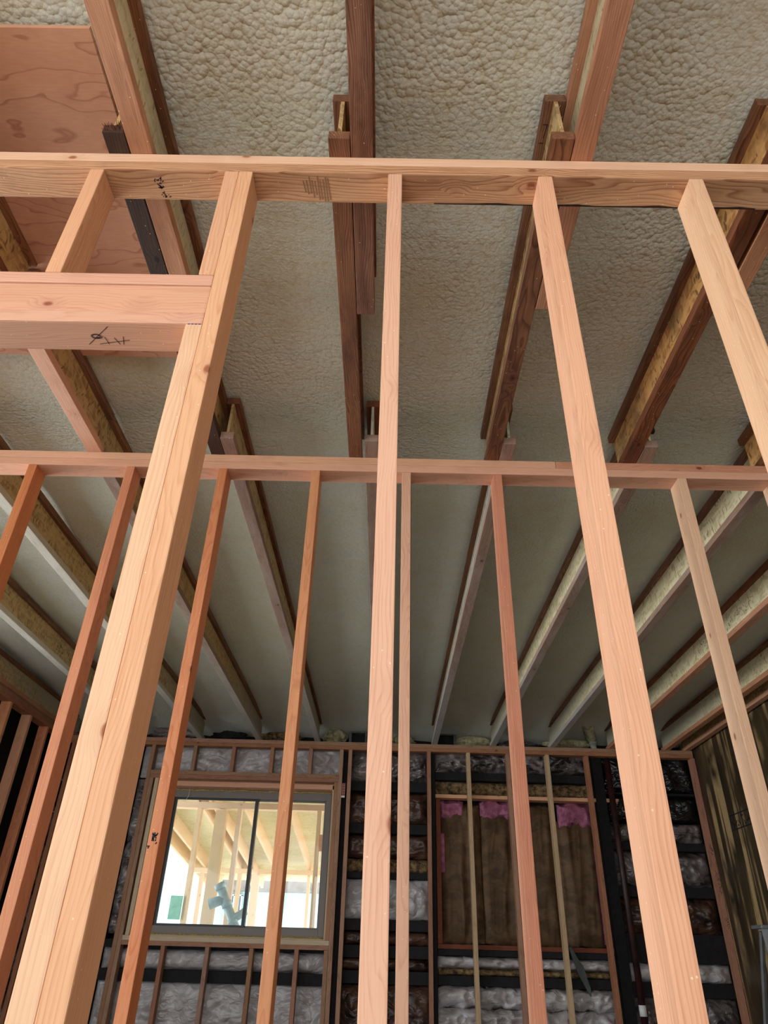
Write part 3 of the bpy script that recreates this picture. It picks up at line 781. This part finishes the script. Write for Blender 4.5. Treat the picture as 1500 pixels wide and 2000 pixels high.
# posts
for x0, x1, lab in ((-.440, -.388, 'black post of the old wall right beside the far window'),
                    (.462, .505, 'black post of the old wall at the left of the brown batts'),
                    (2.13, 2.235, 'black post of the old wall at the right of the brown batts'),
                    (-2.66, -2.56, 'black post of the old wall left of the far window')):
    tag(box_b('old_post', x0, x1, 7.43, 7.60, 0, ZT-.02, OLDDARK, .004), lab, 'post', 'posts of the old wall')
gb = 'insulation rolls of the old wall'
# bay between window and brown batts (x -.388 .. .462)
for i, (a, b) in enumerate(((1.41, 1.50), (1.015, 1.105), (.625, .675), (.195, .285), (-.016, .082), (-.211, -.112))):
    nm = ('topmost', 'second', 'third', 'fourth', 'fifth', 'lowest')[i]
    girt(-.388, .462, a, b, nm+' black girt behind the middle near stud')
bays = [(1.50, 1.85, GREYFOIL, 'grey crumpled'), (1.105, 1.41, BROWNFOIL, 'dark brown'), (.80, 1.015, BROWNFOIL, 'rusty brown'), (.675, .80, GLASSWOOL, 'torn tan'),
        (.285, .625, WHITEFOIL, 'wrinkled whitish'), (.082, .195, BROWNFOIL, 'thin brown'), (-.112, -.016, BROWNFOIL, 'narrow brown'), (-.62, -.211, BROWNFOIL, 'lowest dark brown')]
for i, (a, b, m, nm) in enumerate(bays):
    batt('insulation_batt', -.385, .459, a+.004, b-.004, m, nm+' insulation roll seen behind the middle near stud', seed=i+1, group=gb, bulge=.06, crump=.03)
# above and below the window
batt('insulation_batt', -2.55, -.445, 1.50, 1.85, WHITEFOIL, 'torn whitish insulation above the far window', seed=12, group=gb, crump=.05)
girt(-2.55, -.445, .012, .075, 'thin black girt just under the far window sill')
batt('insulation_batt', -2.55, -.445, -.150, .010, WHITEFOIL, 'long whitish insulation roll under the far window', seed=13, group=gb, bulge=.085, crump=.04)
girt(-2.55, -.445, -.240, -.150, 'black girt between two whitish rolls under the far window')
batt('insulation_batt', -2.55, -.445, -.615, -.242, WHITEFOIL, 'large whitish insulation panel low under the far window', seed=14, group=gb, bulge=.03, crump=.02)
# left of the window
zz0 = -.615
for i, (a, b, m, nm) in enumerate(((1.30, 1.85, BLACKFOIL, 'black topmost'), (.92, 1.22, GREYFOIL, 'grey upper'), (.50, .84, GLASSWOOL, 'woolly tan middle'), (.10, .42, GREYFOIL, 'grey plastic-wrapped'), (-.25, .02, GREYFOIL, 'dull grey lower'), (-.615, -.33, GREYFOIL, 'lowest grey'))):
    batt('insulation_batt', -3.55, -2.665, a, b, m, nm+' insulation roll left of the far window', seed=20+i, group=gb, crump=.045)
for i, (a, b) in enumerate(((1.22, 1.30), (.84, .92), (.42, .50), (.02, .10), (-.33, -.25))):
    girt(-3.55, -2.665, a, b, ('topmost', 'second', 'third', 'fourth', 'lowest')[i]+' black girt left of the far window')
batt('insulation_batt', -2.555, -2.27, .12, 1.48, GREYFOIL, 'crinkled grey insulation in the slot beside the window trimmer', seed=31, group=gb, crump=.04)
# right bay with the brown paper batts
KX0, KX1 = .508, 2.125
batt('insulation_batt', KX0, KX1, 1.615, 1.85, GREYFOIL, 'crumpled silvery plastic roll high above the brown batts', seed=40, group=gb, crump=.05)
girt(KX0, KX1, 1.535, 1.612, 'black girt above the brown paper batts')
batt('insulation_batt', KX0, KX1, 1.40, 1.533, GLASSWOOL, 'dirty tan glass wool strip above the brown batts', seed=41, group=gb, crump=.05)
def thinboard(name, x0, x1, z0, z1, lab, kd, ax, y0=7.46, y1=7.56):
    o = box_b(name, x0, x1, y0, y1, z0+EYE, z1+EYE, wd(kd, ax), .002)
    return tag(o, lab, 'timber', 'frame boards around the brown batts')
thinboard('frame_board', .508, 2.36, 1.362, 1.396, 'thin pale board across the top of the brown batts', 'near', 'x', 7.44)
thinboard('frame_board', .512, .556, .110, 1.360, 'upright reddish board on the left of the brown batts', 'redboard', 'z')
thinboard('frame_board', .512, 2.125, .070, .108, 'reddish board across the bottom of the brown batts', 'redboard', 'x')
for i, (a, b, top) in enumerate(((.560, .965, 1.33), (.968, 1.345, 1.26), (1.348, 1.700, 1.33), (1.703, 2.105, 1.20))):
    nm = ('leftmost', 'second', 'third', 'rightmost')[i]
    batt('kraft_batt', a, b, .112, top, KRAFT, nm+' brown kraft paper insulation batt in the blocked opening', y=7.60, bulge=.06, crump=.045, seed=50+i*3, fold='v', group='brown kraft batts', ragged=.03)
    q = random.Random(i)
    if i < 3:
        zc = .62+.2*i
        s2 = []
        for r_ in range(3):
            s2.append(((a+.14, 7.535, EYE+zc+.03*r_), (a+.22, 7.535, EYE+zc+.03*r_)))
for i, (a, b, z0, z1) in enumerate(((.56, .80, 1.20, 1.362), (.97, 1.36, 1.20, 1.362), (1.76, 2.10, 1.14, 1.362))):
    nm = ('left', 'middle', 'right')[i]
    batt('pink_batt', a, b, z0, z1, PINKWOOL, 'tuft of pink glass wool at the top '+nm+' of the brown batts', y=7.575, bulge=.05, crump=.04, seed=70+i, group='pink wool tufts', ragged=.06)
batt('pink_batt', .555, .600, .70, 1.05, PINKWOOL, 'thin pink glass wool edge on the left of the brown batts', y=7.545, bulge=.03, crump=.03, seed=75, group='pink wool tufts')
batt('pink_batt', 2.075, 2.128, .14, .95, PINKWOOL, 'thin pink glass wool strip down the right of the brown batts', y=7.545, bulge=.03, crump=.03, seed=76, group='pink wool tufts')
girt(KX0, KX1, .020, .068, 'thin black girt under the brown paper batts')
batt('insulation_batt', KX0, KX1, -.075, .018, WHITEFOIL, 'shiny whitish roll right under the brown batts', seed=44, group=gb, crump=.04, bulge=.09)
batt('insulation_batt', KX0, KX1, -.128, -.077, GLASSWOOL, 'tan wool showing along the underside of the whitish roll', seed=45, group=gb, crump=.02, bulge=.05)
girt(KX0, KX1, -.205, -.130, 'lowest black girt under the brown batts')
batt('insulation_batt', KX0-.02, KX1, -.37, -.207, WHITEFOIL, 'torn whitish roll below the lowest girt at right', seed=46, group=gb, crump=.07, bulge=.09, ragged=.03)
batt('insulation_batt', KX0-.12, KX1, -.615, -.372, WHITEFOIL, 'bottom pile of torn white batts at right', seed=47, group=gb, crump=.08, bulge=.09, ragged=.03)
# far right bay
FX0, FX1 = 2.238, 3.165
for i, (a, b, m, nm) in enumerate(((1.46, 1.85, BLACKFOIL, 'glossy black topmost'), (1.19, 1.44, BLACKFOIL, 'black poly-wrapped'), (1.0, 1.185, GREYFOIL, 'silver banded'), (.62, .93, GREYFOIL, 'dull silver middle'), (.235, .53, BROWNFOIL, 'brown-stained'), (-.14, .01, WHITEFOIL, 'bright silver'), (-.615, -.245, GREYFOIL, 'lowest silver'))):
    batt('insulation_batt', FX0, FX1, a, b, m, nm+' insulation roll in the bay beside the right wall', seed=60+i, group=gb, crump=.04, bulge=.08)
for i, (a, b) in enumerate(((1.44, 1.46), (.93, 1.0), (.53, .62), (.01, .235), (-.245, -.14))):
    girt(FX0, FX1, a, b, ('topmost', 'second', 'third', 'fourth broad', 'lowest')[i]+' black girt in the bay beside the right wall')
# pipes
def pipe(name, pts, r, mat, lab, cat='pipe', seg=20, group=None):
    bm = bmesh.new(); tube(bm, pts, r, seg)
    return tag(link(name, bm, mat, smooth=True), lab, cat, group)
p = pipe('vertical_pipe', [(2.285, 7.40, .02), (2.285, 7.40, 1.4), (2.285, 7.40, 2.40)], .030, REDPIPE, 'long dark red pipe standing against the old wall at right')
bm = bmesh.new(); tube(bm, [(2.285, 7.40, .235), (2.285, 7.40, .315)], .0315, 20); link('sticker', bm, WHITEP, p, smooth=True)
# strip of dark green plastic hanging under the batts
bm = bmesh.new(); pts = [(1.71, .11), (1.735, .04), (1.775, -.04), (1.80, -.12), (1.83, -.19), (1.848, -.255)]; wv = [.012, .022, .036, .030, .022, .004]
L = [];
for (x, zq), w_ in zip(pts, wv):
    L.append([bm.verts.new((x-w_, 7.405, zq+EYE)), bm.verts.new((x+w_, 7.400, zq+EYE)), bm.verts.new((x+w_, 7.406, zq+EYE)), bm.verts.new((x-w_, 7.411, zq+EYE))])
for a, b in zip(L, L[1:]):
    for k in range(4): bm.faces.new((a[k], a[(k+1) % 4], b[(k+1) % 4], b[k]))
bm.faces.new(L[0][::-1]); bm.faces.new(L[-1])
tag(link('torn_strip', bm, GREENTAPE), 'torn dark green plastic strip hanging under the brown batts', 'plastic strip')

# ------------------------------------------------------------------ clutter on the far plate, between joist ends
def lump(name, c, s, mat, lab, seed, cat='foam', rough=.35, group='lumps on the far plate'):
    bm = bmesh.new(); bmesh.ops.create_icosphere(bm, subdivisions=4, radius=1)
    for v in bm.verts:
        n = v.co.normalized()
        d = 1+rough*MN.noise(n*2.2+Vector((seed*3, 0, 0)))+rough*.6*MN.noise(n*6+Vector((seed*5, 1, 0)))
        v.co = Vector((n.x*s[0], n.y*s[1], n.z*s[2]))*d
    return tag(link(name, bm, mat, None, c, True), lab, cat, group)
zc = EYE+1.95
lump('foam_lump', (-1.15, 7.56, zc), (.22, .08, .05), GLASSWOOL, 'mouldy wool clump on the far plate, over the right half of the window', 1)
lump('foam_lump', (-1.68, 7.56, zc-.01), (.20, .08, .055), OLDDARK, 'black debris clump on the far plate over the window', 2)
lump('foam_lump', (-.55, 7.56, zc+.02), (.12, .09, .075), FOAMLUMP, 'cream foam lump on the far plate at the window right corner', 3)
lump('foam_lump', (.17, 7.58, zc), (.12, .08, .05), FOAMLUMP, 'small cream foam lump behind the middle studs on the far plate', 4)
lump('foam_lump', (.92, 7.55, zc), (.20, .08, .06), FOAMLUMP, 'smooth pale foam lump on the far plate right of the grey junction boxes', 5, rough=.15)
lump('foam_lump', (1.42, 7.56, zc-.02), (.20, .08, .055), GREYFOIL, 'silver wrapped lump on the far plate above the brown batts', 6)
lump('foam_lump', (1.93, 7.54, zc), (.26, .08, .05), FOAMLUMP, 'long foam covered pipe run lying on the far plate', 7, rough=.15)
lump('foam_lump', (-2.3, 7.56, zc), (.22, .08, .06), GREYFOIL, 'grey dusty bundle on the far plate over the window left corner', 8)
lump('plastic_bundle', (2.70, 7.52, zc), (.13, .09, .09), BLACKFOIL, 'crumpled black plastic bundle on the far plate near the right corner', 9, 'plastic bundle')
for x0, x1, lab in ((-.40, -.20, 'grey plastic junction box on the far plate left of the middle stud'), (.50, .74, 'grey plastic junction box on the far plate at a joist end')):
    t = empty('junction_box', ((x0+x1)/2, 7.5, EYE+1.875)); tag(t, lab, 'junction box', 'junction boxes on the far plate')
    frame_mesh('box_rim', x0, x1, EYE+1.88, EYE+2.01, 7.47, 7.56, .030, ABSGREY, t, .014)
    box('box_back', x0+.03, x1-.03, 7.545, 7.556, EYE+1.894, EYE+1.996, OLDDARK, .001, t)
t = empty('drain_pipe', (2.17, 7.5, EYE+1.87)); tag(t, 'foam coated pale pipe coming down from the ceiling at the far right', 'pipe')
bm = bmesh.new(); tube(bm, [(2.19, 7.48, EYE+1.87), (2.19, 7.48, EYE+1.95)], .032, 18); tube(bm, [(2.19, 7.48, EYE+1.945), (2.19, 7.48, EYE+1.972)], .041, 18)
link('pipe_collar', bm, PIPEWHITE, t, smooth=True)
bm = bmesh.new(); tube(bm, [(2.19, 7.48, EYE+1.965), (2.17, 7.46, EYE+2.02), (2.14, 7.40, EYE+2.08), (2.12, 7.34, EYE+2.13)], [.040, .052, .058, .085], 18)
link('foam_coating', bm, FOAMLUMP, t, smooth=True)

# ------------------------------------------------------------------ stamp on the stained right wall
q = random.Random(11); xs = 3.1712; sg = []
for yy in (6.15, 6.85):
    sg.append(((xs, yy, EYE+1.04), (xs, yy, EYE+1.16)))
for z0 in (1.04, 1.16): sg.append(((xs, 6.15, EYE+z0), (xs, 6.85, EYE+z0)))
for i in range(7):
    yc = 6.22+.095*i
    for _ in range(5):
        a = (xs, yc+q.uniform(-.03, .03), EYE+1.10+q.uniform(-.035, .035))
        sg.append((a, (xs, a[1]+q.choice((-.03, 0, .03)), a[2]+q.choice((-.035, 0, .035)))))
strokes('panel_stamp', sg, .010, .001, INK, wr, axis='x')
# low step ladder at the lower right
lad = empty('step_ladder', (2.85, 5.62, 0)); tag(lad, 'low grey metal step ladder at the lower right edge', 'ladder')
bm = bmesh.new()
def bar(bm, p0, p1, w, d):
    p0, p1 = Vector(p0), Vector(p1); dr = p1-p0
    add_box(bm, (p0+p1)/2, (w, d, dr.length), .004, dr.to_track_quat('Z', 'Y').to_matrix())
for xx, sgn in ((2.66, -1), (3.02, 1)):
    bm = bmesh.new(); bar(bm, (xx+sgn*.05, 5.42, 0), (xx, 5.60, .85), .05, .028); link('ladder_rail', bm, STEEL, lad)
    bm = bmesh.new(); bar(bm, (xx+sgn*.04, 5.95, 0), (xx, 5.66, .83), .025, .025); link('rear_leg', bm, STEEL, lad)
box('ladder_cap', 2.62, 3.06, 5.56, 5.72, .845, .868, STEEL, .004, lad)
for i, zq in enumerate((.25, .52)):
    box('ladder_step', 2.65, 3.03, 5.46+.055*i, 5.55+.055*i, zq, zq+.02, STEEL, .003, lad)

# ------------------------------------------------------------------ outside: porch framing beyond the window
def E(z): return EYE+z
def ostud(x, y, z1, w, d, lab, g, kd='outside', name='porch_stud', cat='stud'):
    o = box_b(name, x-w/2, x+w/2, y, y+d, -.15, z1, wd(kd, 'z'), .003)
    return tag(o, lab, cat, g)
Y1, Y2 = 10.0, 13.73
o = box_b('porch_plate', -3.5, 3, Y1, Y1+.14, E(1.625), E(1.70), wd('outside', 'x'), .003); tag(o, 'top plate of the porch wall seen near the top of the window', 'timber')
o = box_b('porch_plate', -3.46, 3, Y2, Y2+.14, E(1.17), E(1.245), wd('outside', 'x'), .003); tag(o, 'low outer plate of the porch carrying the rafter ends', 'timber')
PS = [(-2.50, 'leftmost porch stud behind a green sheet'), (-1.96, 'porch stud seen through the left pane beside the thick post'), (-.88, 'porch stud at the right side of the window view')]
for x, lab in PS: ostud(x, Y1+.02, E(1.625), .06, .09, lab, 'studs of the near porch wall')
ostud(-2.20, Y1-.02, E(1.60), .14, .14, 'thick square timber post seen through the left pane', None, name='porch_post', cat='post')
for x, w_, lab in ((-3.22, .06, 'far porch stud at the left edge of the window view'), (-2.55, .07, 'far porch stud left of the grey pipe fitting'), (-2.26, .13, 'broad reddish far porch post at the window middle'), (-1.32, .05, 'far porch stud in the right pane')):
    ostud(x, Y2+.02, E(1.17), w_, .09, lab, 'studs of the outer porch wall')
def raf(x, lab, w=.04, kd='outside'):
    bm = bmesh.new(); y0, y1 = 7.95, 15.3
    zb = lambda y: E(1.70-.1215*(y-10.0))
    c = []
    for y in (y0, y1):
        for dx in (-w/2, w/2):
            for dz in (0, .19): c.append(bm.verts.new((dx, y-10, zb(y)+dz-E(1.7))))
    for f in ((0, 1, 3, 2), (4, 6, 7, 5), (0, 4, 5, 1), (2, 3, 7, 6), (0, 2, 6, 4), (1, 5, 7, 3)): bm.faces.new([c[i] for i in f])
    o = link('porch_rafter', bm, wd(kd, 'y'), None, (x, 10, E(1.7)))
    return tag(o, lab, 'rafter', 'porch rafters')
for i, x in enumerate((-3.44, -3.17, -2.54, -2.36, -1.94, -1.33, -.72, -.11, .50)):
    raf(x, ('leftmost', 'second', 'third', 'extra doubled', 'fourth', 'fifth', 'sixth', 'seventh', 'rightmost')[i]+' sloping porch rafter beyond the window')
bm = bmesh.new(); c = []
for y in (7.95, 15.6):
    for x in (-3.48, 2.5):
        for dz in (.19, .21): c.append(bm.verts.new((x, y, E(1.70-.1215*(y-10.0))+dz)))
for f in ((0, 1, 3, 2), (4, 6, 7, 5), (0, 4, 5, 1), (2, 3, 7, 6), (0, 2, 6, 4), (1, 5, 7, 3)): bm.faces.new([c[i] for i in f])
tag(link('roof_sheathing', bm, PLYOUT), 'weathered plywood roof deck over the porch rafters', 'roof deck')
o = box_b('green_sheet', -2.68, -2.53, Y1-.03, Y1-.005, E(.32), E(.58), GREENBOX, .002); tag(o, 'green plastic sheet hanging on a porch stud seen low in the left pane', 'sheet')
o = box_b('plywood_patch', -.86, -.70, Y1-.02, Y1, E(1.13), E(1.33), wd('pink', 'x'), .002); tag(o, 'small reddish wood panel on a porch stud at the right of the window', 'panel')
pipe('conduit', [(-3.38, Y2-.1, -.15), (-3.38, Y2-.1, E(1.15))], .035, plain('pale_grey_conduit', (176, 190, 200), .5), 'pale grey vertical conduit left of the thick porch post', group=None)
# grey-teal drain fitting leaning outside
t = empty('pipe_fitting', (-1.80, 9.2, -.15)); tag(t, 'pale teal branched drain pipe leaning outside the left pane', 'pipe')
a = Vector((-1.925, 9.2, E(.66))); b = Vector((-1.68, 9.2, E(.235)))
bm = bmesh.new(); tube(bm, [a, b, b+(b-a)*1.6], .050, 20); link('main_pipe', bm, PIPETEAL, t, smooth=True)
for f0, f1 in ((-.02, .10), (.42, .52), (.80, .90)):
    bm = bmesh.new(); tube(bm, [a.lerp(b, f0), a.lerp(b, f1)], .062, 20); link('coupling', bm, PIPETEAL, t, smooth=True)
bm = bmesh.new(); m_ = a.lerp(b, .34); tube(bm, [m_, m_+Vector((-.10, 0, -.035)), m_+Vector((-.17, 0, -.06))], [.050, .054, .060], 20); link('side_branch', bm, PIPETEAL, t, smooth=True)
bm = bmesh.new(); m_ = a.lerp(b, .82); tube(bm, [m_, m_+Vector((.15, 0, .09))], .045, 20); link('side_branch', bm, PIPETEAL, t, smooth=True)
# neighbouring building
hs = empty('house', (0, 22, -.15)); tag(hs, 'pale building with dark grey fascia beyond the porch', 'building')
box('house_wall', -14, 8, 22.0, 22.2, -.15, E(1.46), HOUSEWALL, 0, hs)
box('roof_fascia', -4.6, 9, 21.6, 22.4, E(1.42), E(1.82), ROOFGREY, 0, hs)
hw = box('house_window', -4.33, -3.93, 21.95, 22.02, E(.55), E(1.32), BLUEGLASS, 0, hs)
bm = bmesh.new()
for xx in (-4.34, -4.13, -3.92): add_box(bm, (xx, 21.93, E(.935)), (.04, .05, .80))
for zq in (.54, .93, 1.33): add_box(bm, (-4.13, 21.93, E(zq)), (.46, .05, .04))
w_ = link('window_grille', bm, WHITEP, hw);
